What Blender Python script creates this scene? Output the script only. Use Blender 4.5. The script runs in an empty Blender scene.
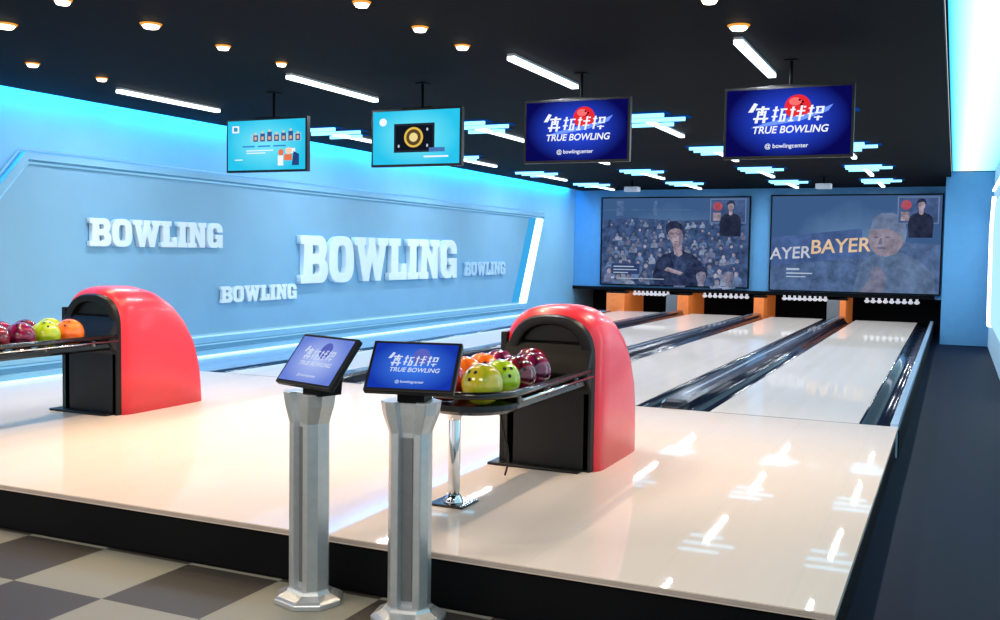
import bpy, bmesh, math, random
from mathutils import Vector, Matrix
random.seed(4)
S=bpy.context.scene
S.view_settings.view_transform='Standard'
S.view_settings.look='None'

# ---------------------------------------------------------------- helpers
def lin(c):
    r=[]
    for v in c:
        v/=255.0
        r.append(v/12.92 if v<=0.04045 else ((v+0.055)/1.055)**2.4)
    return tuple(r)
def L4(c): return lin(c)+(1.0,)
_m={}
def mat(name,col,rough=0.5,metal=0.0,var=0.06,scale=8.0,coat=0.0,emit=None,es=0.0,spec=0.5,bump=0.0):
    if name in _m: return _m[name]
    m=bpy.data.materials.new(name); m.use_nodes=True; nt=m.node_tree; b=nt.nodes["Principled BSDF"]
    tc=nt.nodes.new("ShaderNodeTexCoord"); n=nt.nodes.new("ShaderNodeTexNoise"); n.inputs["Scale"].default_value=scale
    nt.links.new(tc.outputs["Object"],n.inputs["Vector"])
    r=nt.nodes.new("ShaderNodeValToRGB"); l=lin(col)
    r.color_ramp.elements[0].position=0.3; r.color_ramp.elements[1].position=0.7
    r.color_ramp.elements[0].color=tuple(v*(1-var) for v in l)+(1,)
    r.color_ramp.elements[1].color=tuple(min(1,v*(1+var)) for v in l)+(1,)
    nt.links.new(n.outputs["Fac"],r.inputs["Fac"]); nt.links.new(r.outputs["Color"],b.inputs["Base Color"])
    b.inputs["Roughness"].default_value=rough; b.inputs["Metallic"].default_value=metal
    b.inputs["Coat Weight"].default_value=coat; b.inputs["Coat Roughness"].default_value=0.05
    b.inputs["Specular IOR Level"].default_value=spec
    if emit:
        b.inputs["Emission Color"].default_value=L4(emit); b.inputs["Emission Strength"].default_value=es
    _m[name]=m; return m
def emat(name,col,st=1.0):
    if name in _m: return _m[name]
    m=bpy.data.materials.new(name); m.use_nodes=True; nt=m.node_tree; nt.nodes.clear()
    o=nt.nodes.new("ShaderNodeOutputMaterial"); e=nt.nodes.new("ShaderNodeEmission")
    e.inputs["Color"].default_value=L4(col); e.inputs["Strength"].default_value=st
    nt.links.new(e.outputs[0],o.inputs[0]); _m[name]=m; return m
def pmat(name,col,st=1.0,var=.3,sc=3.0):
    if name in _m: return _m[name]
    m=bpy.data.materials.new(name); m.use_nodes=True; nt=m.node_tree; nt.nodes.clear()
    o=nt.nodes.new("ShaderNodeOutputMaterial"); e=nt.nodes.new("ShaderNodeEmission"); tc=nt.nodes.new("ShaderNodeTexCoord")
    n=nt.nodes.new("ShaderNodeTexNoise"); n.inputs["Scale"].default_value=sc; n.inputs["Detail"].default_value=5; n.inputs["Roughness"].default_value=.7
    nt.links.new(tc.outputs["Object"],n.inputs["Vector"]); r=nt.nodes.new("ShaderNodeValToRGB"); l=lin(col)
    r.color_ramp.elements[0].position=.35; r.color_ramp.elements[1].position=.65
    r.color_ramp.elements[0].color=tuple(v*(1-var) for v in l)+(1,); r.color_ramp.elements[1].color=tuple(v*(1+var)+.01 for v in l)+(1,)
    nt.links.new(n.outputs["Fac"],r.inputs[0]); nt.links.new(r.outputs[0],e.inputs[0]); e.inputs[1].default_value=st
    nt.links.new(e.outputs[0],o.inputs[0]); _m[name]=m; return m
def radial_screen(name,c0,c1,st=1.0,noise=0.0,nscale=6,rad=0.6,half=(1,1),cen=(0,0)):
    m=bpy.data.materials.new(name); m.use_nodes=True; nt=m.node_tree; nt.nodes.clear()
    o=nt.nodes.new("ShaderNodeOutputMaterial"); e=nt.nodes.new("ShaderNodeEmission")
    tc=nt.nodes.new("ShaderNodeTexCoord"); mp=nt.nodes.new("ShaderNodeMapping")
    mp.inputs["Scale"].default_value=(1/half[0],0,1/half[1]); mp.inputs["Location"].default_value=(-cen[0]/half[0],0,-cen[1]/half[1])
    nt.links.new(tc.outputs["Object"],mp.inputs[0])
    ln=nt.nodes.new("ShaderNodeVectorMath"); ln.operation='LENGTH'; nt.links.new(mp.outputs[0],ln.inputs[0])
    nz=nt.nodes.new("ShaderNodeTexNoise"); nz.inputs["Scale"].default_value=nscale; nz.inputs["Detail"].default_value=5; nt.links.new(tc.outputs["Object"],nz.inputs["Vector"])
    ad=nt.nodes.new("ShaderNodeMath"); ad.operation='MULTIPLY_ADD'; ad.inputs[1].default_value=noise
    nt.links.new(nz.outputs["Fac"],ad.inputs[0]); nt.links.new(ln.outputs["Value"],ad.inputs[2])
    r=nt.nodes.new("ShaderNodeValToRGB"); r.color_ramp.elements[0].position=0.5*noise
    r.color_ramp.elements[1].position=min(1,rad+0.5*noise)
    r.color_ramp.elements[0].color=L4(c0); r.color_ramp.elements[1].color=L4(c1)
    nt.links.new(ad.outputs[0],r.inputs[0]); nt.links.new(r.outputs[0],e.inputs[0]); e.inputs[1].default_value=st
    nt.links.new(e.outputs[0],o.inputs[0]); return m

class B:
    def __init__(s,name): s.bm=bmesh.new(); s.name=name; s.mats=[]; s.M=Matrix.Identity(4)
    def mi(s,m):
        if m not in s.mats: s.mats.append(m)
        return s.mats.index(m)
    def v(s,p): return s.bm.verts.new(s.M@Vector(p))
    def f(s,vs,m,smooth=False):
        try: f=s.bm.faces.new(vs)
        except ValueError: return None
        f.material_index=s.mi(m); f.smooth=smooth; return f
    def box(s,a,b,m):
        (x0,y0,z0),(x1,y1,z1)=a,b
        v=[s.v(p) for p in ((x0,y0,z0),(x1,y0,z0),(x1,y1,z0),(x0,y1,z0),(x0,y0,z1),(x1,y0,z1),(x1,y1,z1),(x0,y1,z1))]
        for q in ((3,2,1,0),(4,5,6,7),(0,1,5,4),(1,2,6,5),(2,3,7,6),(3,0,4,7)): s.f([v[i] for i in q],m)
    def loft(s,rings,m,cap0=True,cap1=True,smooth=True,closed=True,capm=None):
        R=[[s.v(p) for p in r] for r in rings]; n=len(R[0])
        for a,b in zip(R,R[1:]):
            for i in range(n if closed else n-1):
                j=(i+1)%n; s.f([a[i],a[j],b[j],b[i]],m,smooth)
        if cap0: s.f(list(reversed(R[0])),capm or m)
        if cap1: s.f(R[-1],capm or m)
    def poly(s,pts,m): s.f([s.v(p) for p in pts],m)
    def prism(s,pts,d,m):
        d=Vector(d); s.loft([pts,[Vector(p)+d for p in pts]],m,smooth=False)
    def cyl(s,p0,p1,r0,m,r1=None,n=20,smooth=True):
        r1=r0 if r1 is None else r1
        p0=Vector(p0);p1=Vector(p1); ax=(p1-p0).normalized(); t=Vector((0,0,1)) if abs(ax.z)<.9 else Vector((1,0,0))
        u=ax.cross(t).normalized(); w=ax.cross(u)
        rg=lambda p,r:[p+u*(r*math.cos(2*math.pi*i/n))+w*(r*math.sin(2*math.pi*i/n)) for i in range(n)]
        s.loft([rg(p0,r0),rg(p1,r1)],m,smooth=smooth)
    def tube(s,path,r,m,closed=False,n=10):
        P=[Vector(p) for p in path]; rings=[]; N=len(P)
        for i,p in enumerate(P):
            if closed: t=(P[(i+1)%N]-P[i-1]).normalized()
            else: t=(P[min(i+1,N-1)]-P[max(i-1,0)]).normalized()
            up=Vector((0,0,1)) if abs(t.z)<.95 else Vector((0,1,0))
            u=t.cross(up).normalized(); w=u.cross(t)
            rings.append([p+u*(r*math.cos(2*math.pi*k/n))+w*(r*math.sin(2*math.pi*k/n)) for k in range(n)])
        if closed: rings.append(rings[0]); s.loft(rings,m,False,False)
        else: s.loft(rings,m)
    def lathe(s,prof,m,c=(0,0,0),n=24):
        s.loft([[Vector(c)+Vector((r*math.cos(2*math.pi*i/n),r*math.sin(2*math.pi*i/n),z)) for i in range(n)] for r,z in prof],m)
    def done(s,parent=None,bevel=0,loc=None,rz=None,seg=2):
        bmesh.ops.recalc_face_normals(s.bm,faces=s.bm.faces)
        me=bpy.data.meshes.new(s.name); s.bm.to_mesh(me); s.bm.free()
        for m in s.mats: me.materials.append(m)
        o=bpy.data.objects.new(s.name,me); S.collection.objects.link(o)
        if loc is not None: o.location=loc
        if rz is not None: o.rotation_euler[2]=rz
        if bevel:
            d=o.modifiers.new("bev","BEVEL"); d.width=bevel; d.segments=seg; d.limit_method='ANGLE'; d.angle_limit=math.radians(40)
        if parent: o.parent=parent
        return o
def empty(name,loc=(0,0,0),rz=0):
    e=bpy.data.objects.new(name,None); e.empty_display_size=.1; S.collection.objects.link(e); e.location=loc; e.rotation_euler[2]=rz; return e
def area(name,loc,sx,sy,power,col,rot=(0,0,0),spread=180,parent=None):
    l=bpy.data.lights.new(name,'AREA'); l.shape='RECTANGLE'; l.size=sx; l.size_y=sy; l.energy=power; l.color=lin(col)
    l.spread=math.radians(spread)
    o=bpy.data.objects.new(name,l); S.collection.objects.link(o); o.location=loc; o.rotation_euler=rot
    if parent: o.parent=parent
    return o

# ---------------------------------------------------------------- camera
Yd=Vector((455,52,-1000)).normalized(); Xn=Vector((-2220,93,-1000)); Xn=(Xn-Yd*Xn.dot(Yd)).normalized()
Xc=-Xn; Zc=Xc.cross(Yd)
cam=bpy.data.cameras.new("camera"); co=bpy.data.objects.new("camera",cam); S.collection.objects.link(co)
cam.lens=36; cam.sensor_width=36; cam.clip_end=200; cam.clip_start=.05
co.matrix_world=Matrix.Translation((0,0,1.6))@Matrix((Xc,Yd,Zc)).to_4x4()
S.camera=co

# ---------------------------------------------------------------- constants
PZ=0.25; PF=3.9; FOUL=8.5; END=22.4; FAR=22.8; LW=-8.4; RW=0.60; CZ=3.08; PR=-0.36; BK=24.3

# ---------------------------------------------------------------- materials
WALL=mat("wall_blue_paint",(126,184,212),.6,var=.03,scale=2)
PANEL=mat("wall_panel_paint",(118,172,202),.55,var=.03,scale=2)
LETTER=mat("letter_foam",(214,234,242),.5,var=.02)
CEIL=mat("ceiling_black_paint",(3,5,9),.75,var=.15,scale=3,spec=.06)
BLACKP=mat("black_gloss_plastic",(8,8,10),.22,var=.2,coat=.3)
BLACKS=mat("black_satin_plastic",(8,8,10),.42,var=.2,spec=.35)
BLACKM=mat("black_matte",(4,5,8),.6,var=.2,spec=.12)
RED=mat("red_shell",(224,44,62),.34,var=.03,coat=.2)
SILV=mat("brushed_silver",(192,197,200),.33,metal=.7,var=.04,scale=30)
SILVD=mat("dark_silver",(120,124,128),.38,metal=.6,var=.04,scale=30)
CHROME=mat("chrome",(220,222,225),.12,metal=1,var=.02)
RUBBER=mat("rubber",(14,14,15),.7)
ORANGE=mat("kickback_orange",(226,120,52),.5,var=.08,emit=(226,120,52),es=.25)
LEDW=emat("led_white",(225,242,255),4.0)
LEDC=emat("led_cyan",(130,215,255),2.6)
GLOWB=emat("ceiling_glow_blue",(12,90,190),.45)

def boards(name,ca,cb,pitch,rough,linec=.86,coat=.4,cr=.05):
    m=bpy.data.materials.new(name); m.use_nodes=True; nt=m.node_tree; b=nt.nodes["Principled BSDF"]
    tc=nt.nodes.new("ShaderNodeTexCoord"); sp=nt.nodes.new("ShaderNodeSeparateXYZ"); nt.links.new(tc.outputs["Object"],sp.inputs[0])
    d=nt.nodes.new("ShaderNodeMath"); d.operation='DIVIDE'; d.inputs[1].default_value=pitch; nt.links.new(sp.outputs["X"],d.inputs[0])
    fr=nt.nodes.new("ShaderNodeMath"); fr.operation='FRACT'; nt.links.new(d.outputs[0],fr.inputs[0])
    fl=nt.nodes.new("ShaderNodeMath"); fl.operation='FLOOR'; nt.links.new(d.outputs[0],fl.inputs[0])
    wn=nt.nodes.new("ShaderNodeTexWhiteNoise"); wn.noise_dimensions='1D'; nt.links.new(fl.outputs[0],wn.inputs["W"])
    nz=nt.nodes.new("ShaderNodeTexNoise"); nz.inputs["Scale"].default_value=3; mp=nt.nodes.new("ShaderNodeMapping")
    mp.inputs["Scale"].default_value=(6,.5,1); nt.links.new(tc.outputs["Object"],mp.inputs[0]); nt.links.new(mp.outputs[0],nz.inputs["Vector"])
    av=nt.nodes.new("ShaderNodeMath"); av.operation='MULTIPLY_ADD'; av.inputs[1].default_value=.5; nt.links.new(wn.outputs["Value"],av.inputs[0])
    hv=nt.nodes.new("ShaderNodeMath"); hv.operation='MULTIPLY'; hv.inputs[1].default_value=.5; nt.links.new(nz.outputs["Fac"],hv.inputs[0]); nt.links.new(hv.outputs[0],av.inputs[2])
    mx=nt.nodes.new("ShaderNodeMix"); mx.data_type='RGBA'; mx.inputs[6].default_value=L4(ca); mx.inputs[7].default_value=L4(cb)
    nt.links.new(av.outputs[0],mx.inputs[0])
    gt=nt.nodes.new("ShaderNodeMath"); gt.operation='LESS_THAN'; gt.inputs[1].default_value=.03; nt.links.new(fr.outputs[0],gt.inputs[0])
    m2=nt.nodes.new("ShaderNodeMix"); m2.data_type='RGBA'; m2.inputs[7].default_value=tuple(v*linec for v in lin(ca))+(1,)
    nt.links.new(gt.outputs[0],m2.inputs[0]); nt.links.new(mx.outputs[2],m2.inputs[6]); nt.links.new(m2.outputs[2],b.inputs["Base Color"])
    b.inputs["Roughness"].default_value=rough; b.inputs["Coat Weight"].default_value=coat; b.inputs["Coat Roughness"].default_value=cr
    b.inputs["Specular IOR Level"].default_value=.1
    return m
APP=boards("approach_synthetic",(230,212,198),(222,202,186),.55,.6,.95,.65,.025)
LANE=boards("lane_synthetic",(240,226,212),(232,218,204),.10,.5,.97,.75,.04)

# ---------------------------------------------------------------- room shell
b=B("floor")
m=bpy.data.materials.new("checker_tiles"); m.use_nodes=True; nt=m.node_tree; bs=nt.nodes["Principled BSDF"]
tc=nt.nodes.new("ShaderNodeTexCoord"); mp=nt.nodes.new("ShaderNodeMapping"); mp.inputs["Location"].default_value=(.1,.05,.01)
ck=nt.nodes.new("ShaderNodeTexChecker"); ck.inputs["Scale"].default_value=1/.56
ck.inputs["Color1"].default_value=L4((134,132,120)); ck.inputs["Color2"].default_value=L4((58,54,50))
nt.links.new(tc.outputs["Object"],mp.inputs[0]); nt.links.new(mp.outputs[0],ck.inputs[0]); nt.links.new(ck.outputs[0],bs.inputs["Base Color"]); bs.inputs["Roughness"].default_value=.5
bs.inputs["Specular IOR Level"].default_value=.3
b.box((-12,-4,-.1),(-1.0,PF-.0,0),m)
AISLE=mat("aisle_floor_navy",(5,15,36),.55,var=.15,scale=5,spec=.06)
b.box((-1.0,-4,-.1),(4,PF,0),AISLE); b.box((PR-.3,PF,-.1),(RW+.2,BK,0),AISLE)
b.box((LW-.3,PF,-.1),(PR-.3,BK,0),BLACKM)
b.done()
b=B("ceiling")
b.box((-12,-4,CZ),(-.12,2.0,CZ+.3),CEIL)
b.box((-8.22,2.0,CZ),(-.12,BK,CZ+.12),CEIL)
b.box((-12,2.0,CZ+.28),(-8.0,BK,CZ+.34),WALL)
b.box((-.12,-4,CZ+.16),(4,BK,CZ+.3),CEIL)
b.done()
b=B("wall_left"); b.box((LW-.2,3.2,0),(LW,BK,CZ+.27),WALL); b.done()
FARM=mat("far_wall_paint",(78,142,188),.6,var=.03)
b=B("wall_back"); b.box((LW,BK,0),(4,BK+.2,CZ+.15),BLACKM); b.done()
RWM=mat("right_wall_paint",(190,228,244),.5,var=.03)
b=B("wall_right"); b.box((RW,-1.0,0),(RW+.2,BK,CZ+.15),RWM); b.done()
b=B("wall_partition"); b.box((PR+.16,20.2,0),(RW-.001,20.4,CZ+.09),FARM); b.done()
b=B("trim_1")
LP=emat("right_panel_glow",(180,234,252),1.1)
for o_ in (0,-6.2,-12.4):
    b.prism([(RW-.02,14.6+o_,.5),(RW-.02,19.2+o_,.5),(RW-.02,19.7+o_,2.1),(RW-.02,19.2+o_,2.55),(RW-.02,14.2+o_,2.55)],(.018,0,0),LP)
    b.prism([(RW-.06,18.7+o_,.45),(RW-.06,19.3+o_,.45),(RW-.06,19.95+o_,2.1),(RW-.06,19.35+o_,2.1)],(.058,0,0),LEDW)
    b.prism([(RW-.06,19.35+o_,2.1),(RW-.06,19.95+o_,2.1),(RW-.06,19.2+o_,2.66),(RW-.06,18.8+o_,2.55)],(.058,0,0),LEDW)
b.box((RW-.03,2,2.80),(RW-.002,20.1,2.84),LEDW)
b.done()
m=bpy.data.materials.new("cove_diffuser_right"); m.use_nodes=True; nt=m.node_tree; nt.nodes.clear()
o=nt.nodes.new("ShaderNodeOutputMaterial"); e=nt.nodes.new("ShaderNodeEmission"); tc=nt.nodes.new("ShaderNodeTexCoord"); sp=nt.nodes.new("ShaderNodeSeparateXYZ")
nt.links.new(tc.outputs["Generated"],sp.inputs[0]); r=nt.nodes.new("ShaderNodeValToRGB")
r.color_ramp.elements[0].position=0; r.color_ramp.elements[0].color=L4((60,190,250)); r.color_ramp.elements[1].position=.3; r.color_ramp.elements[1].color=L4((225,250,255))
x=r.color_ramp.elements.new(1.0); x.color=L4((130,225,255))
nt.links.new(sp.outputs["X"],r.inputs[0]); nt.links.new(r.outputs[0],e.inputs[0]); e.inputs[1].default_value=1.7; nt.links.new(e.outputs[0],o.inputs[0])
b=B("cove_light"); b.box((-.10,1.5,CZ+.10),(RW-.01,20.15,CZ+.14),m); b.done()
b=B("cove_light"); b.box((LW+.01,3.2,CZ+.2),(LW+.05,FAR,CZ+.25),emat("cove_led_left",(60,205,255),3)); b.done()
for i in range(4):
    area("cove_lamp",(LW+.11,5.6+i*4.8,CZ+.12),.14,4.7,78,(36,172,255),rot=(0,math.radians(12),0))

b=B("baseboard_left"); b.box((LW+.001,3.9,PZ+.001),(LW+.1,FAR,PZ+.08),WALL); b.box((LW+.1,3.9,PZ+.001),(LW+.13,FAR,PZ+.022),emat("base_led",(190,232,255),1.8)); b.done()

# raised hexagonal feature panel
px=LW+.001
def off(pts,d):
    n=len(pts); out=[]
    c=Vector((sum(p[0] for p in pts)/n,sum(p[1] for p in pts)/n))
    P=[Vector(p) for p in pts]
    for i in range(n):
        a,b_,c_=P[i-1],P[i],P[(i+1)%n]
        e1=(b_-a).normalized(); e2=(c_-b_).normalized(); n1=Vector((-e1.y,e1.x)); n2=Vector((-e2.y,e2.x))
        if n1.dot(c-b_)<0: n1=-n1
        if n2.dot(c-b_)<0: n2=-n2
        bis=(n1+n2); bis=bis/ max(.3,bis.dot(n1)) ; out.append(tuple(b_+bis*d))
    return out
hexo=[(7.05,2.50),(20.75,2.44),(19.75,.42),(5.2,.42),(5.9,1.2)]
hex1=off(hexo,.07); hex2=off(hexo,.10)
b=B("wall_feature_panel")
T=lambda P,x:[(x,p[0],p[1]) for p in P]
def ringf(P,Q,x0,x1,mt,outer=True):
    n=len(P)
    for i in range(n):
        j=(i+1)%n
        b.poly([(x1,*P[i]),(x1,*P[j]),(x1,*Q[j]),(x1,*Q[i])],mt)
        b.poly([(x0,*P[i]),(x0,*P[j]),(x1,*P[j]),(x1,*P[i])],mt)
        b.poly([(x0,*Q[i]),(x0,*Q[j]),(x1,*Q[j]),(x1,*Q[i])],mt)
ringf(hexo,hex1,px,px+.09,WALL)
b.prism(T(hex1,px+.002),(.02,0,0),PANEL)
b.tube([(px+.06,p[0],p[1]) for p in hex2],.011,emat("panel_led_thin",(150,215,255),.9),closed=True,n=6)
b.tube([(px+.02,p[0],p[1]) for p in off(hexo,-.03)],.011,emat("panel_led_thin",(150,215,255),.9),closed=True,n=6)
b.prism([(px+.03,20.25,2.32),(px+.03,20.6,2.32),(px+.03,19.72,.5),(px+.03,19.35,.5)],(.05,0,0),emat("blade_led",(215,245,255),3.0))
b.prism([(px+.025,19.95,2.32),(px+.025,20.25,2.32),(px+.025,19.35,.5),(px+.025,19.05,.5)],(.03,0,0),emat("blade_halo",(60,170,235),1.0))  # blue emissive band paints the halo beside the white blade
b.prism([(px+.03,5.4,.49),(px+.03,19.5,.49),(px+.03,19.5,.505),(px+.03,5.4,.505)],(.05,0,0),emat("panel_bot_led",(170,228,255),1.2))
b.done()

# ---------------------------------------------------------------- slab letters
def arc(cx,cy,rx,ry,a0,a1,n=6): return [(cx+rx*math.cos(math.radians(a0+(a1-a0)*i/n)),cy+ry*math.sin(math.radians(a0+(a1-a0)*i/n))) for i in range(n+1)]
def sup(cx,cy,rx,ry,e=3.2,n=36):
    o=[]
    for i in range(n):
        a=2*math.pi*i/n; c,s_=math.cos(a),math.sin(a)
        o.append((cx+rx*math.copysign(abs(c)**(2/e),c),cy+ry*math.copysign(abs(s_)**(2/e),s_)))
    return o
G={}
G['B']=(.88,[[(0,0)]+arc(.66,.22,.22,.22,-90,0)+arc(.66,.33,.22,.18,0,60)+arc(.63,.75,.22,.25,-40,90)+[(0,1),(0,.84),(.1,.84),(.1,.16),(0,.16)],
      [(.36,.17)]+arc(.53,.29,.08,.12,-90,90)+[(.36,.41)],[(.36,.6)]+arc(.52,.71,.08,.11,-90,90)+[(.36,.82)]])
G['O']=(.88,[sup(.44,.5,.44,.51,3.0),sup(.44,.5,.165,.32,3.2)])
G['W']=(1.3,[[(0,1),(0,.84),(.08,.84),(.3,0),(.52,0),(.65,.5),(.78,0),(1.0,0),(1.22,.84),(1.3,.84),(1.3,1),(.9,1),(.9,.84),(.97,.84),(.88,.42),(.77,.84),(.77,1),(.53,1),(.53,.84),(.42,.42),(.33,.84),(.4,.84),(.4,1)]])
G['L']=(.76,[[(0,0),(.76,0),(.76,.38),(.58,.38),(.58,.18),(.38,.18),(.38,.84),(.48,.84),(.48,1),(0,1),(0,.84),(.1,.84),(.1,.16),(0,.16)]])
G['I']=(.48,[[(0,0),(.48,0),(.48,.16),(.38,.16),(.38,.84),(.48,.84),(.48,1),(0,1),(0,.84),(.1,.84),(.1,.16),(0,.16)]])
G['N']=(.98,[[(0,0),(.42,0),(.42,.16),(.34,.16),(.34,.62),(.64,0),(.89,0),(.89,.84),(.98,.84),(.98,1),(.56,1),(.56,.84),(.65,.84),(.65,.42),(.37,1),(0,1),(0,.84),(.1,.84),(.1,.16),(0,.16)]])
G['G']=(.88,[arc(.55,.72,.3,.29,0,90)+arc(.3,.7,.3,.31,90,180)+arc(.3,.3,.3,.31,180,270)+[(.5,-.01),(.62,.08),(.66,0),(.85,0),(.85,.52),(.46,.52),(.46,.36),(.58,.36),(.58,.22)]+arc(.43,.27,.13,.11,0,-180,8)+arc(.43,.73,.13,.11,180,0,8)+[(.58,.66),(.85,.66)]])
def sign(y0,z0,length,h,depth,mt):
    e=empty("bowling_letter_sign",(LW+.024,y0,z0))
    word="BOWLING"; gap=.07; tot=sum(G[c][0] for c in word)+gap*6; sx=length/tot; x=0
    for i,c in enumerate(word):
        cu=bpy.data.curves.new("letter","CURVE"); cu.dimensions='2D'; cu.fill_mode='BOTH'; cu.extrude=depth/2; cu.bevel_depth=min(.008,h*.02)
        for pts in G[c][1]:
            sp=cu.splines.new('POLY'); sp.points.add(len(pts)-1); sp.use_cyclic_u=True
            for k,(u,w) in enumerate(pts): sp.points[k].co=((x+u)*sx,w*h,0,1)
        cu.materials.append(mt)
        o=bpy.data.objects.new("letter_%s_%d"%(c.lower(),i),cu); S.collection.objects.link(o)
        o.matrix_world=Matrix(((0,0,1,0),(1,0,0,0),(0,1,0,0),(0,0,0,1)))
        o.parent=e; o.location=(depth/2+.01,0,0)
        x+=G[c][0]+gap
sign(11.56,1.11,4.80,.66,.07,LETTER)
sign(7.85,1.59,2.1,.29,.045,LETTER)
sign(9.93,.90,1.58,.20,.035,LETTER)
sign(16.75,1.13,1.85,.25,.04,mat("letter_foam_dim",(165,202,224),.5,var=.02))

# ---------------------------------------------------------------- platform
b=B("bowling_approach")
b.box((LW+.002,PF,PZ-.03),(PR,FOUL-.001,PZ),APP)
b.box((LW+.002,PF+.015,.001),(PR-.015,FOUL-.001,PZ-.03),BLACKM)
b.box((LW+.002,PF-.004,PZ-.022),(PR,PF,PZ-.004),mat("edge_trim",(175,160,150),.4))
b.done()

GUT=mat("gutter_plastic",(20,34,56),.22,var=.1,coat=.5)
GREY=mat("capping_plastic",(28,34,44),.22,var=.1,coat=.5)
def lane(x0,x1,gl,gr,capl,capr):
    e=empty("bowling_lane",((x0+x1)/2,FOUL,0)); ox=(x0+x1)/2; oy=FOUL
    def D(b,bevel=0):
        b2=b.done(e,bevel=bevel); b2.location=(-ox,-oy,0); return b2
    b=B("lane_surface"); b.box((x0,FOUL,PZ-.06),(x1,END,PZ),LANE)
    b.box((x0,FOUL+.0,PZ),(x1,FOUL+.015,PZ+.001),mat("foul_line",(60,60,66),.4))
    cx=ox; DK=mat("lane_marks",(170,148,130),.4)
    for k in range(-3,4):
        x=cx+k*(x1-x0)/8; y=FOUL+4.6-abs(k)*.3
        b.poly([(x-.015,y-.08,PZ+.001),(x+.015,y-.08,PZ+.001),(x,y+.08,PZ+.001)],DK)
    D(b)
    for nm,xa,xb in (("gutter_left",gl,x0),("gutter_right",x1,gr)):
        if xb-xa<.02: continue
        w=xb-xa; n=10; P=[]
        for i in range(n+1):
            t=i/n; P.append((xa+w*t,PZ-.005-.085*math.sin(math.pi*t)**.7))
        b=B(nm); ring=lambda y:[(p[0],y,p[1]) for p in P]+[(xb,y,PZ-.12),(xa,y,PZ-.12)]
        b.loft([ring(FOUL+.002),ring(END)],GUT,smooth=False)
        for f in b.bm.faces: f.smooth=len(f.verts)==4
        D(b)
    for nm,c in (("capping_left",capl),("capping_right",capr)):
        if c is None: continue
        c0,c1,nose=c; w=c1-c0; cc=(c0+c1)/2
        b=B(nm)
        pr=[(-w/2,0),(-w/2,.045),(-w/2+.03,.07),(w/2-.03,.07),(w/2,.045),(w/2,0)]
        b.loft([[(cc+p[0]*s,y,PZ+p[1]*h) for p in pr] for y,s,h in ((FOUL+.001,.5,.3),(FOUL+.05,.85,.75),(FOUL+.15,1,1),(END,1,1))],GREY,smooth=False)
        b.box((c0,FOUL+.001,.01),(c1,END,PZ),GREY)
        b.box((cc-.012,FOUL+.4,PZ+.07),(cc+.012,END,PZ+.076),mat("capping_strip",(190,205,220),.25,metal=.6))
        D(b)
SC=mat("side_capping",(170,200,225),.3,metal=.3)
lane(-1.87,-.66,-2.08,-.42,(-2.32,-2.085,1),None)
lane(-3.63,-2.53,-3.83,-2.33,(-4.07,-3.835,1),None)
lane(-5.38,-4.28,-5.58,-4.08,(-5.82,-5.585,1),None)
lane(-7.10,-6.03,-7.32,-5.83,None,None)
b=B("side_capping"); b.box((-.418,FOUL,.001),(PR,FAR-.02,PZ+.02),SC); b.box((PR,FOUL,.001),(PR+.01,FAR-.02,PZ-.03),BLACKM); b.done()
b=B("side_deck"); b.box((LW+.002,FOUL,.001),(-7.33,END-.01,PZ),mat("side_deck_paint",(150,180,205),.25,coat=.4)); b.done()

# ---------------------------------------------------------------- pinsetter end
b=B("pinsetter_masking")
b.box((LW+.002,FAR,.72),(PR+.16,FAR+.1,CZ-.002),FARM)
b.box((LW+.002,FAR-.06,.72),(PR,FAR-.002,.795),BLACKM)
b.done()
b=B("pit_floor"); b.box((LW+.002,END+.002,.001),(PR-.02,BK-.05,.12),BLACKM); b.done()
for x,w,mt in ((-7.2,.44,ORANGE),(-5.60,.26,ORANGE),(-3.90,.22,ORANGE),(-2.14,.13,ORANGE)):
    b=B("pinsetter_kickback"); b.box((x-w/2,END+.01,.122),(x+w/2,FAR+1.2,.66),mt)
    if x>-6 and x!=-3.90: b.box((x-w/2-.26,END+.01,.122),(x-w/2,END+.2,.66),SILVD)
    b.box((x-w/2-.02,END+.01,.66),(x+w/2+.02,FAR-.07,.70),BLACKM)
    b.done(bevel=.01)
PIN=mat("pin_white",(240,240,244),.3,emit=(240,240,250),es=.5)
prof=[(.012,0),(.026,.004),(.036,.03),(.058,.10),(.060,.13),(.050,.19),(.030,.24),(.024,.275),(.026,.30),(.032,.33),(.030,.355),(.018,.375),(.004,.381)]
for cx,pp in ((-1.20,.125),(-3.0,.11),(-4.75,.12),(-6.5,.10)):
    b=B("bowling_pins")
    for k in range(9):
        x=cx+(k-4)*pp
        b.lathe([(q*.95,.60+z*.30) for q,z in prof],PIN,(x,FAR+.18,0),10)
    b.done()

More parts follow.
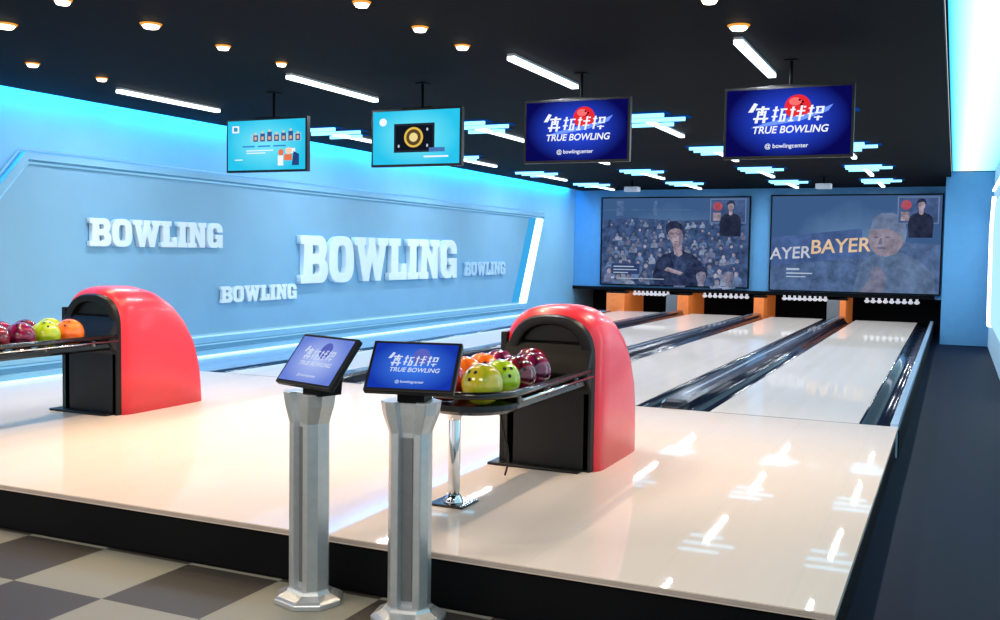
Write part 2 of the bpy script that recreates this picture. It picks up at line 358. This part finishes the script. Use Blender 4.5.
# ---------------------------------------------------------------- far projector screens
def ell(cx,cy,rx,ry,n=20,a0=0,a1=360): return [(cx+rx*math.cos(math.radians(a0+(a1-a0)*i/n)),cy+ry*math.sin(math.radians(a0+(a1-a0)*i/n))) for i in range(n)]
class Flat:
    def __init__(s,name,w,h,y0=-.02,step=.0015): s.b=B(name); s.w=w; s.h=h; s.y=y0; s.st=step
    def add(s,pts,m): s.same([pts],m)
    def same(s,lst,m):
        s.y-=s.st
        for pts in lst: s.b.poly([((p[0]-.5)*s.w,s.y,(p[1]-.5)*s.h) for p in pts],m)
def rect(x0,y0,x1,y1): return [(x0,y0),(x1,y0),(x1,y1),(x0,y1)]
def text(parent,body,loc,size,m,bold=.0,shear=0,rot=0):
    cu=bpy.data.curves.new("caption","FONT"); cu.body=body; cu.size=size; cu.align_x='CENTER'; cu.align_y='CENTER'; cu.offset=bold; cu.shear=shear
    cu.materials.append(m); o=bpy.data.objects.new("caption",cu); S.collection.objects.link(o)
    o.parent=parent; o.location=loc; o.rotation_euler=(math.pi/2,rot,0); return o

def screen_person(F,cx,cy,s,hair,skin,shirt,ar,lean=0,feat=True):
    X=lambda u,v=0:cx+(u+lean*max(0,v))*s/ar
    Yv=lambda v:max(.0,cy+v*s)
    P=lambda L_:[(X(a,c),Yv(c)) for a,c in L_]
    F.add(P([(-.62,-1.4),(.62,-1.4),(.66,-.6),(.60,-.25),(.42,-.08),(.2,.0),(.12,.06),(-.12,.06),(-.2,.0),(-.42,-.08),(-.60,-.25),(-.68,-.6)]),shirt)
    F.add(P([(-.11,-.05),(0,-.12),(.11,-.05),(.12,.25),(-.12,.25)]),skin)
    F.add(P([(-.17,.62),(-.19,.45),(-.15,.28),(-.07,.18),(.0,.16),(.08,.18),(.16,.28),(.2,.45),(.18,.62),(.08,.7),(-.08,.7)]),skin)
    F.add(P([(-.21,.42),(-.24,.58),(-.2,.72),(-.08,.8),(.08,.81),(.2,.74),(.25,.58),(.23,.36),(.18,.5),(.14,.6),(.0,.62),(-.12,.58),(-.18,.52)]),hair)
    if feat:
        F.same([P([(.03,.16),(.09,.18),(.17,.29),(.2,.46),(.18,.58),(.10,.5),(.07,.34)])],pmat("pic_faceshade",(112,104,126)))
        F.same([P(ell(-.09,.47,.04,.012,8)),P(ell(.07,.47,.04,.012,8)),P(ell(-.02,.28,.05,.010,8))],pmat("pic_feature",(88,82,106)))

def projection(x0,x1,z0,z1,kind):
    w=x1-x0; h=z1-z0; cx=(x0+x1)/2; cz=(z0+z1)/2
    e=empty("projection_screen",(cx,FAR-.07,cz))
    b=B("frame")
    t=.03
    b.box((-w/2,-.01,-h/2),(w/2,.045,h/2),BLACKM)
    for a,c in (((-w/2-t,-.03,-h/2-t),(w/2+t,.045,-h/2)),((-w/2-t,-.03,h/2),(w/2+t,.045,h/2+t)),((-w/2-t,-.03,-h/2),(-w/2,.045,h/2)),((w/2,-.03,-h/2),(w/2+t,.045,h/2))): b.box(a,c,BLACKM)
    b.done(e)
    F=Flat("picture",w,h,-.014,.0009)
    base=radial_screen("projection_base_"+kind,(96,130,170),(60,90,134),1.0,.6,1.6,1.0,half=(w*.55,h*.6))
    F.b.poly([(-w/2,-.012,-h/2),(w/2,-.012,-h/2),(w/2,-.012,h/2),(-w/2,-.012,h/2)],base)
    V=dict(sc=7,var=.5)
    sk=pmat("pic_skin",(146,132,146),**V); sk2=pmat("pic_skin2",(116,116,138),**V); hr=pmat("pic_hair",(36,44,72),**V); sh=pmat("pic_shirt",(36,48,80),**V); wt=pmat("pic_white",(172,188,212),var=.1)
    hc=pmat("pic_crowd_hair",(54,68,102),**V)
    cr=[pmat("pic_crowd%d"%i,c,**V) for i,c in enumerate([(88,110,146),(62,82,120),(120,132,158),(52,70,108),(94,102,134)])]
    hd=[pmat("pic_head%d"%i,c,**V) for i,c in enumerate([(126,126,148),(106,112,138),(142,138,154)])]
    ar=w/h
    if kind=="a":
        F.add([(0,0),(1,0),(1,.70),(.8,.76),(.5,.74),(.2,.78),(0,.74)],pmat("pic_band",(54,76,116),sc=5,var=.5))
        F.same([rect(.0,.86,.62,.87),rect(.1,.8,.15,.97),rect(.36,.8,.385,.97)],pmat("pic_rig",(72,100,142),sc=4))
        for row in range(9):
            t=row/8; y=.72-.66*t**.85; s=.6+.85*t; n=int(20-9*t)
            people=[(.03+(k+.5*(row%2))*(.95/n)+random.uniform(-.014,.014), y+random.uniform(-.028,.028), random.randrange(5), random.randrange(3)) for k in range(n)]
            people=[p for p in people if .035<p[0]<.965 and random.random()<.9]
            for q in range(5):
                l=[]
                for x,yy,bq,hq in people:
                    if bq==q:
                        j=random.uniform(.8,1.2)
                        l.append([(x-.03*s*j,max(0,yy-.10*s)),(x+.03*s,max(0,yy-.10*s)),(x+.027*s*j,yy-.045*s),(x+.01*s,yy-.022*s),(x-.01*s,yy-.022*s),(x-.026*s,yy-.05*s*j)])
                if l: F.same(l,cr[q])
            F.same([ell(x+random.uniform(-.003,.003),yy+.006*s,.0145*s,.031*s,9) for x,yy,bq,hq in people],hc)
            for q in range(3):
                l=[ell(x,yy-.004*s,.0115*s,.022*s,9) for x,yy,bq,hq in people if hq==q]
                if l: F.same(l,hd[q])
        screen_person(F,.545,.38,.44,hr,sk,sh,ar,-.2)
        F.add([(.50,.30),(.56,.34),(.60,.22),(.58,.12),(.54,.10),(.52,.2)],pmat("pic_sleeve",(50,66,102),**V))
        F.add([(.45,.17),(.56,.12),(.58,.15),(.47,.21)],sk)
        screen_person(F,.70,-.02,.30,hr,sk2,cr[3],ar)
        screen_person(F,.88,.0,.28,cr[3],sk2,cr[1],ar)
        F.add(rect(.08,.12,.28,.24),pmat("pic_dark",(44,62,104),var=.1))
        F.same([rect(.095,.20,.24,.212),rect(.095,.165,.26,.175),rect(.095,.13,.2,.14)],wt)
        F.same([rect(.08,.065,.1,.085),rect(.12,.065,.45,.072)],wt)
    else:
        F.add([(0,0),(1,0),(1,.5),(.6,.54),(.3,.5),(0,.52)],pmat("pic_band2",(74,98,138),sc=3,var=.35))
        F.add([(0,.26),(.55,.36),(.55,.66),(0,.56)],pmat("pic_banner",(66,92,142),sc=2))
        F.add([(.5,0),(.98,0),(.97,.2),(.88,.34),(.79,.41),(.63,.41),(.55,.3)],pmat("pic_cloth",(88,110,144),sc=3))
        F.add([(.6,.66),(.585,.58),(.6,.46),(.64,.39),(.69,.37),(.75,.4),(.79,.5),(.795,.62),(.74,.7),(.66,.71)],pmat("pic_skin3",(132,124,140),sc=3,var=.3))
        F.add([(.565,.62),(.60,.66),(.61,.76),(.66,.82),(.73,.82),(.79,.76),(.81,.64),(.80,.5),(.77,.6),(.70,.66),(.62,.65)],pmat("pic_cap",(104,120,152),sc=3,var=.25))
        F.same([ell(.635,.57,.016,.010,8),ell(.70,.57,.016,.010,8),ell(.665,.46,.03,.010,8),[(.655,.56),(.668,.56),(.668,.5),(.645,.5)]],pmat("pic_shade",(90,92,118)))
        F.add([(.55,.0),(.68,.0),(.70,.16),(.66,.27),(.62,.26),(.6,.14)],pmat("pic_arm",(110,112,136)))
        F.same([rect(.1,.215,.18,.235),rect(.1,.175,.26,.188),rect(.1,.14,.22,.15)],wt)
    F.add(rect(.75,.71,.985,.985),pmat("pic_frame",(104,124,158),var=.1)); F.add(rect(.757,.72,.978,.975),pmat("pic_inset",(60,82,124),sc=4))
    F.same([ell(.80,.90,.03,.05,12)],pmat("pic_red",(168,74,90))); F.same([rect(.77,.74,.82,.83)],sk)
    screen_person(F,.885,.82,.18,hr,sk,pmat("pic_dk",(30,38,62)),ar,0,False)
    F.b.done(e)
    if kind=="b":
        text(e,"AYER",(-w*.5+w*.12,-.075,h*-.11),.36,pmat("pic_letters",(190,194,208),var=.1),.005,.1,-.06); text(e,"BAYER",(-w*.5+w*.42,-.075,h*-.03),.42,pmat("pic_letters2",(220,188,152),var=.1),.006,.1,-.06)
projection(-7.66,-4.22,.87,2.88,"a")
projection(-3.72,-.28,.84,2.90,"b")

# ---------------------------------------------------------------- hanging monitors
def logo(F,W,ball=True,swoosh=True,dim=False):
    if ball:
        F.add(ell(.58,.72,.105,.18,28),emat("mon_red",(225,40,50),1.1) if not dim else emat("tab_orb",(90,100,190)))
        if not dim:
            F.add(ell(.56,.80,.05,.06,16),emat("mon_red_hi",(250,110,110),1.1))
            F.same([ell(.595,.82,.011,.018,8),ell(.62,.79,.011,.018,8),ell(.61,.75,.011,.018,8)],emat("mon_dark",(60,5,10)))
    if swoosh: F.add([(.20,.42),(.40,.46),(.62,.52),(.82,.64),(.86,.74),(.70,.62),(.5,.56),(.34,.5)],emat("mon_swoosh",(110,150,250),1.1))
    sh=lambda L_:[(.5+(x-.5)*1.22+(y-.5)*.12,.62+(y-.64)*1.15) for x,y in L_]
    l=[]
    def st(x0,y0,x1,y1): l.append(sh(rect(x0,y0,x1,y1)))
    x=.27
    st(x,.70,x+.09,.725); st(x+.035,.64,x+.055,.75); st(x+.015,.60,x+.03,.69); st(x+.06,.60,x+.075,.69); st(x+.015,.665,x+.075,.68); st(x+.015,.63,x+.075,.645); st(x-.005,.575,x+.095,.6); st(x+.01,.53,x+.03,.575); st(x+.06,.53,x+.08,.575)
    x=.385
    st(x,.68,x+.04,.70); st(x+.012,.55,x+.028,.74); st(x,.60,x+.04,.62); st(x+.05,.69,x+.095,.71); st(x+.055,.54,x+.07,.71); st(x+.055,.62,x+.09,.64); st(x+.08,.54,x+.095,.64); st(x+.05,.54,x+.095,.555)
    x=.50
    st(x,.68,x+.035,.70); st(x+.01,.54,x+.025,.73); st(x,.54,x+.035,.56); st(x+.045,.66,x+.1,.68); st(x+.065,.54,x+.08,.74); st(x+.045,.60,x+.1,.615); st(x+.085,.71,x+.1,.73)
    x=.62
    st(x,.69,x+.035,.71); st(x+.01,.55,x+.025,.74); st(x,.62,x+.035,.64); st(x+.045,.70,x+.1,.72); st(x+.045,.63,x+.1,.645); st(x+.05,.63,x+.065,.72); st(x+.085,.63,x+.1,.72); st(x+.045,.575,x+.1,.59); st(x+.065,.54,x+.08,.6)
    F.same(l,W)
    F.add([(.18,.66),(.23,.80),(.26,.78),(.22,.66)],W)
def monitor(cx,kind,cz=2.585,w=.93,h=.53,Y=7.8,rz=0):
    e=empty("hanging_monitor",(cx,Y,cz),rz)
    b=B("body"); b.box((-w/2,-.02,-h/2),(w/2,.03,h/2),BLACKS); b.box((-w*.3,.03,-h*.3),(w*.3,.07,h*.3),BLACKM)
    b.box((-.06,.07,-.05),(.06,.12,.1),BLACKM); b.cyl((0,.10,0),(0,.10,CZ-cz-.001),.012,CEIL); b.box((-.05,.05,CZ-cz-.008),(.05,.15,CZ-cz-.001),CEIL)
    b.box((-.15,-.012,h/2),(.15,.02,h/2+.01),BLACKM)
    b.done(e,bevel=.003)
    iw,ih=w-.04,h-.04
    F=Flat("screen_picture",iw,ih,-.0225,.0008)
    base=radial_screen("mon_blue",(44,80,232),(8,8,78),1.1,.0,4,1.0,half=(iw*.5,ih*.6),cen=(0,.02)) if kind=="blue" else radial_screen("mon_cyan",(120,234,250),(40,194,234),1.05,.3,3,1.0,half=(iw*.6,ih*.7))
    F.b.poly([(-iw/2,-.0225,-ih/2),(iw/2,-.0225,-ih/2),(iw/2,-.0225,ih/2),(-iw/2,-.0225,ih/2)],base)
    W=emat("mon_white",(235,240,250),1.1)
    if kind=="blue": logo(F,W)
    elif kind=="cyan1":
        F.same([rect(.06,.76,.15,.9)],W); F.add(rect(.08,.79,.13,.87),emat("mc_z",(60,150,200)))
        F.same([rect(.30,.56,.95,.72)],emat("mc_a",(150,214,236)))
        F.same([rect(.34+.09*k,.57,.40+.09*k,.70+.03*(k%3)) for k in range(7)],emat("mc_b",(52,92,150)))
        F.same([rect(.355+.09*k,.60,.385+.09*k,.67) for k in range(7)],emat("mc_b2",(232,180,130)))
        F.same([ell(.37+.09*k,.725+.03*(k%3),.013,.028,8) for k in range(7)],emat("mc_b3",(240,200,170)))
        F.same([rect(.2+.2*k,.46,.36+.2*k,.49) for k in range(3)],emat("mc_c",(60,140,220)))
        F.same([rect(.25,.38,.6,.40),rect(.25,.33,.5,.35)],W)
        F.same([rect(.74,.18,.84,.3),ell(.70,.34,.035,.07,10)],emat("mc_d",(236,120,80)))
        F.same([rect(.66,.08,.73,.28),rect(.1,.2,.2,.22),rect(.76,.32,.88,.42)],W)
        F.same([ell(.80,.37,.04,.07,12)],emat("mc_e2",(250,210,180))); F.add([(.84,.08),(.93,.08),(.93,.3),(.86,.36)],emat("mc_e3",(40,70,130)))
    else:
        F.same([ell(.12,.8,.045,.075,14)],W); F.add(rect(.25,.22,.72,.76),emat("mc_e",(36,44,58)))
        F.add(rect(.27,.26,.70,.72),emat("mc_h",(16,22,34)))
        F.add(ell(.48,.5,.11,.19,24),emat("mc_f",(230,190,80))); F.add(ell(.48,.5,.085,.15,24),emat("mc_g",(90,70,40)))
        F.same([ell(.48,.5,.05,.085,14)],emat("mc_f2",(240,220,150))); F.same([rect(.60,.12,.88,.15)],W)
        F.add(rect(.66,.22,.84,.3),emat("mc_i",(70,120,180)))
        F.same([ell(.31,.34,.012,.03,8),ell(.64,.34,.012,.03,8),ell(.64,.64,.012,.03,8)],emat("mc_j",(190,200,210)))
    F.b.done(e)
    if kind=="blue":
        text(e,"TRUE BOWLING",(.02,-.04,-ih*.12),.075,W,.0015,.2)
        text(e,"@ bowlingcenter",(.0,-.04,-ih*.36),.045,W,.0004)
monitor(-5.99,"cyan1",2.57,.94,.51); monitor(-4.37,"cyan2",2.59,.91,.51); monitor(-2.87,"blue",2.595,.92,.52); monitor(-1.185,"blue",2.60,.95,.54)

# ---------------------------------------------------------------- ceiling lamps
XS=[-7.22,-5.2,-3.12,-1.40]
HOUS=mat("lamp_housing",(190,195,200),.4)
for yi,y in enumerate((7.76,11.5,14.9,18.3,21.4)):
    for xi,x in enumerate(XS):
        yy=y+(.1 if (yi==0 and xi==0) else 0)-(.12 if (yi==0 and xi>1) else 0); hl=.70 if yi==0 else .75
        xx=x+(.03 if (yi==0 and xi==2) else 0)
        b=B("linear_ceiling_lamp"); b.box((xx-.03,yy-hl,CZ-.02),(xx+.03,yy+hl,CZ-.001),HOUS)
        b.box((xx-.03,yy-hl,CZ-.05),(xx+.03,yy+hl,CZ-.02),LEDW)
        if yi>0:
            for k,(ww,dy,dx) in enumerate(((.28,-1.15,0),(.36,-.80,.06),(.24,-.40,-.05))):
                b.box((x+dx-ww-.05,yy+dy-.09,CZ-.010),(x+dx+ww+.05,yy+dy+.11,CZ-.001),GLOWB)  # emissive slab stands in for the blue glow on the ceiling
                b.box((x+dx-ww,yy+dy-.015,CZ-.05),(x+dx+ww,yy+dy+.015,CZ-.010),LEDC)
        b.done()
        area("tube_lamp",(xx,yy,CZ-.055),.045,hl*2,38,(238,244,255))
WARM=emat("downlight_core",(255,238,205),9); BLOOM=emat("downlight_bloom",(255,170,70),.9)  # warm emissive ring imitates lens bloom around each downlight core
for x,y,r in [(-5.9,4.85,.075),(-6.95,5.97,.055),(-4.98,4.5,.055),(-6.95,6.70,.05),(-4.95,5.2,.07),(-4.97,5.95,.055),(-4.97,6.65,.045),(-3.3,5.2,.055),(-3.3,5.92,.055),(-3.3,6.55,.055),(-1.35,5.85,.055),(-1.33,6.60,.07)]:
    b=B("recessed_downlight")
    b.cyl((x,y,CZ-.001),(x,y,CZ-.014),r*1.05,BLOOM,r1=r*.9,n=24); b.cyl((x,y,CZ-.014),(x,y,CZ-.03),r*.82,WARM,r1=r*.66,n=20)
    b.done()
    area("downlight_lamp",(x,y,CZ-.035),.05,.05,11,(255,226,190),spread=120)
for x in (-1.2,-4.2,-7.2):  # added fill lamps out of view, to warm and brighten the approach
    b=B("added_fill_lamp"); b.box((x-.62,.88,CZ-.03),(x+.62,2.12-.3,CZ-.001),HOUS); b.done()
    area("added_fill_light",(x,1.35,CZ-.032),1.2,.9,75,(255,244,230))
for x,y in ((-2.3,19.75),(-6.1,19.95)):
    b=B("ceiling_projector"); b.cyl((x,y,CZ-.001),(x,y,CZ-.12),.02,BLACKM); b.box((x-.14,y-.12,CZ-.22),(x+.14,y+.12,CZ-.12),mat("projector_white",(200,205,212),.4)); b.cyl((x+.05,y+.12,CZ-.17),(x+.05,y+.15,CZ-.17),.03,BLACKP); b.done(bevel=.01)

# ---------------------------------------------------------------- ball returns
def section(y,h,w,r=.28,ins=0.0,e=2.5,n=20):
    w=w/2-ins; h=h-ins; rr=min(r,h)
    pts=[(w,y,0),(w,y,max(0,(h-rr)*.5)),]
    for i in range(n+1):
        a=math.pi*i/n; c,s_=math.cos(a),math.sin(a)
        pts.append((w*math.copysign(abs(c)**(2/e),c),y,h-rr+rr*abs(s_)**(2/e)))
    pts+= [(-w,y,max(0,(h-rr)*.5)),(-w,y,0)]
    return pts
def ball_return(cx,y0,sy=1.0,cable=True):
    e=empty("ball_return",(cx,y0,PZ))
    W=.66
    b=B("hood_shell")
    R=[(-.055,1.0,W,.045),(-.045,1.0,W,.028),(-.01,1.01,W,.008),(.04,1.015,W,0),(.12,1.02,W,0),(.25,1.015,W,0),(.38,.98,W,0),(.50,.91,W,0),(.60,.81,W*.995,0),(.68,.68,W*.985,0),(.73,.53,W*.97,0),(.755,.38,W*.95,0),(.765,.2,W*.94,0),(.765,.1,W*.94,0)]
    b.loft([section(y*(sy if y>.1 else 1),h,w,ins=i) for y,h,w,i in R],RED,cap0=False)
    b.done(e)
    b=B("hood_front")
    o0=section(-.085,1.0,W,ins=.05); o1=section(-.04,1.0,W,ins=.034); i0=section(-.085,1.0,W,ins=.10); i1=section(.10,1.0,W,ins=.12)
    b.loft([i1,i0,o0,o1],BLACKS,cap0=True,cap1=True)
    b.box((-W/2-.012,-.06,.0),(-W/2+.03,.30,.84),BLACKS)
    b.done(e,bevel=.005)
    b=B("front_body")
    x0=-W/2+.03
    b.prism([(x0,-.085,0.0),(x0,-.085,.50),(x0,-.17,.60),(x0,-.07,.78),(x0,.08,.86),(x0,.08,0)],(W-.08,0,0),BLACKS)
    b.done(e,bevel=.015)
    b=B("foot"); b.box((-W/2-.05,-.16,0),(W/2-.1,.1,.018),BLACKS); b.done(e,bevel=.006)
    zt=.575; yA=-1.17; yB=-.09; hw=.26
    def oval(ins,z,n=14):
        w=hw-ins; pts=[]
        for i in range(n+1):
            a=math.pi*i/n; pts.append((w*math.cos(a),yA-(w*math.sin(a))*1.0,z))
        pts.append((-w,yB,z)); pts.append((w,yB,z)); return pts
    b=B("rack_tray"); b.loft([oval(.03,zt-.05),oval(0,zt-.03),oval(0,zt),oval(.04,zt-.01)],BLACKP,smooth=False); b.done(e)
    b=B("rack_rail")
    path=[(hw+.01,-.08,zt+.055)]+[(hw*1.04*math.cos(math.pi*i/16),yA-hw*1.04*math.sin(math.pi*i/16),zt+.055) for i in range(17)]+[(-hw-.01,-.08,zt+.055)]
    b.tube(path,.02,BLACKP,n=12)
    for s_ in (1,-1):
        for yy in (-.3,-.75,-1.15): b.cyl((s_*(hw),yy,zt-.01),(s_*hw,yy,zt+.05),.012,SILVD,n=8)
    b.tube([(hw+.028,-.08,zt+.02),(hw+.028,yA,zt+.02)],.008,CHROME,n=8)
    b.done(e)
    b=B("rack_post"); py=-1.13; qx=-.12
    b.box((qx-.10,py-.10,0),(qx+.10,py+.10,.012),BLACKP); b.cyl((qx,py,.012),(qx,py,.05),.055,CHROME,r1=.035); b.cyl((qx,py,.05),(qx,py,zt-.12),.032,CHROME); b.cyl((qx,py,zt-.14),(qx,py,zt-.05),.028,CHROME,r1=.05)
    b.box((qx-.12,py-.06,zt-.07),(qx+.12,py+.3,zt-.05),BLACKP)
    if cable:
        cab=[]
        for i in range(13):
            t=i/12; cab.append((-.12+.06*math.sin(t*5),-.46-.10*math.sin(t*math.pi*1.3),.02+t*.50))
        b.tube(cab,.007,RUBBER,n=6)
    b.done(e,bevel=.002)
    return e,zt
def ballmat(n,c1,c2,sc=7):
    m=bpy.data.materials.new("ball_"+n); m.use_nodes=True; nt=m.node_tree; bs=nt.nodes["Principled BSDF"]
    tc=nt.nodes.new("ShaderNodeTexCoord"); nz=nt.nodes.new("ShaderNodeTexNoise"); nz.inputs["Scale"].default_value=sc; nz.inputs["Distortion"].default_value=1.5; nt.links.new(tc.outputs["Object"],nz.inputs["Vector"])
    r=nt.nodes.new("ShaderNodeValToRGB"); r.color_ramp.elements[0].position=.42; r.color_ramp.elements[1].position=.6
    r.color_ramp.elements[0].color=L4(c1); r.color_ramp.elements[1].color=L4(c2); nt.links.new(nz.outputs["Fac"],r.inputs[0]); nt.links.new(r.outputs[0],bs.inputs["Base Color"])
    bs.inputs["Roughness"].default_value=.15; bs.inputs["Coat Weight"].default_value=.5; bs.inputs["Coat Roughness"].default_value=.03; return m
BM=dict(lime=ballmat("lime",(176,198,26),(140,176,20)),yel=ballmat("yellow_green",(200,180,44),(164,170,34)),org=ballmat("orange",(250,124,34),(240,96,28)),red=ballmat("red",(210,34,44),(150,18,30)),mar=ballmat("maroon",(120,12,34),(62,6,22)),pur=ballmat("purple",(122,20,66),(64,10,42)))
def ball(x,y,z,k,r=.107):
    bm=bmesh.new(); bmesh.ops.create_uvsphere(bm,u_segments=40,v_segments=24,radius=r)
    for f in bm.faces: f.smooth=True
    me=bpy.data.meshes.new("bowling_ball")
    d0=Vector((random.uniform(-.6,.6),random.uniform(-1,.2),random.uniform(.2,1))).normalized()
    u=d0.cross(Vector((0,0,1))).normalized(); w=d0.cross(u)
    for a,c in ((.02,.0),(-.02,.0),(0,.045)):
        d=(d0*r+u*a+w*c).normalized(); q=d.cross(u).normalized(); p=d.cross(q); n=12
        vs=[bm.verts.new(d*(r*.997+.0014)+q*(.010*math.cos(2*math.pi*i/n))+p*(.010*math.sin(2*math.pi*i/n))) for i in range(n)]
        f=bm.faces.new(vs); f.material_index=1; f.normal_update()
        if f.normal.dot(d)<0: f.normal_flip()
    bm.to_mesh(me); bm.free(); me.materials.append(BM[k]); me.materials.append(RUBBER)
    o=bpy.data.objects.new("bowling_ball",me); S.collection.objects.link(o); o.location=(x,y,z)
ea,zt=ball_return(-2.27,5.84)
zb=PZ+zt-.01+.107+.001
for i,(k1,k2) in enumerate([("yel","red"),("lime","org"),("mar","org"),("pur","pur")]):
    y=4.56+i*.222
    ball(-2.16,y,zb,k1); ball(-2.385,y+.03,zb,k2)
ball(-2.27,5.47,zb,"mar")
eb,_=ball_return(-6.28,6.0,1.12,False)
for i,(k1,k2) in enumerate([("pur","mar"),("mar","red"),("pur","pur"),("lime","mar"),("org","lime")]):
    y=4.72+i*.222
    ball(-6.17,y,zb,k1); ball(-6.395,y+.01,zb,k2)

# ---------------------------------------------------------------- kiosks
def kiosk(x,y,rz,rcol,tx,W,Hh):
    e=empty("score_kiosk",(x,y,0),rz)
    b=B("base")
    def octo(w,d,z,c=.6):
        a,bb=w/2,d/2; k=c*min(a,bb); return [(a,-bb+k,z),(a,bb-k,z),(a-k,bb,z),(-a+k,bb,z),(-a,bb-k,z),(-a,-bb+k,z),(-a+k,-bb,z),(a-k,-bb,z)]
    b.loft([octo(.31,.28,0),octo(.31,.28,.022),octo(.28,.25,.034),octo(.215,.165,.05),octo(.20,.145,.065)],SILV,smooth=False)
    b.done(e,bevel=.004)
    b=B("column")
    def sec(z,w,d):
        a=w/2; f=d/2
        return [(-a,-f*.35,z),(-a*.72,-f,z),(-a*.38,-f,z),(-a*.28,-f*.55,z),(a*.28,-f*.55,z),(a*.38,-f,z),(a*.72,-f,z),(a,-f*.35,z),(a,f*.6,z),(a*.7,f,z),(-a*.7,f,z),(-a,f*.6,z)]
    b.loft([sec(.06,.178,.13),sec(.82,.178,.13),sec(.90,.235,.15),sec(.955,.25,.16)],SILV,smooth=False)
    b.box((-.024,-.040,.09),(.024,-.032,.80),SILVD)
    b.done(e,bevel=.003)
    b=B("tablet")
    t=math.radians(39); M_=Matrix.Translation((tx,-.01,1.095))@Matrix.Rotation(-t,4,'X')
    w,h=W,Hh
    b.box((-w/2,-.016,-h/2),(w/2,.014,h/2),BLACKS); b.box((-w*.35,.014,-h*.35),(w*.35,.04,h*.35),BLACKM)
    o=b.done(e,bevel=.006); o.matrix_local=M_
    b=B("bracket"); b.prism([(-.06+tx,-.05,.95),(-.06+tx,.07,.95),(-.06+tx,.08,1.04),(-.06+tx,.03,1.07),(-.06+tx,-.05,1.0)],(.12,0,0),BLACKM); b.done(e)
    F=Flat("tablet_screen",w-.03,h-.03,-.0175,.0003)
    iw,ih=w-.03,h-.03
    F.b.poly([(-iw/2,-.0175,-ih/2),(iw/2,-.0175,-ih/2),(iw/2,-.0175,ih/2),(-iw/2,-.0175,ih/2)],radial_screen("tablet_pic",rcol[0],rcol[1],1.05,0,4,1.0,half=(iw*.55,ih*.6)))
    Wm=emat("tab_white",(214,226,252),.95)
    logo(F,Wm,True,False,True)
    o=F.b.done(e); o.matrix_local=M_
    text(o,"TRUE BOWLING",(.01,-.021,-ih*.1),.03,Wm,.0005,.2)
    text(o,"@ bowlingcenter",(.0,-.021,-ih*.36),.018,Wm,.0002)
kiosk(-2.62,3.72,math.radians(-17),((176,194,244),(104,128,212)),.075,.385,.265)
kiosk(-2.10,3.72,math.radians(13),((64,126,236),(20,52,166)),.015,.395,.255)

# ---------------------------------------------------------------- world
w=bpy.data.worlds.new("world"); S.world=w; w.use_nodes=True; bg=w.node_tree.nodes["Background"]
bg.inputs[0].default_value=L4((250,248,248)); bg.inputs[1].default_value=1.3
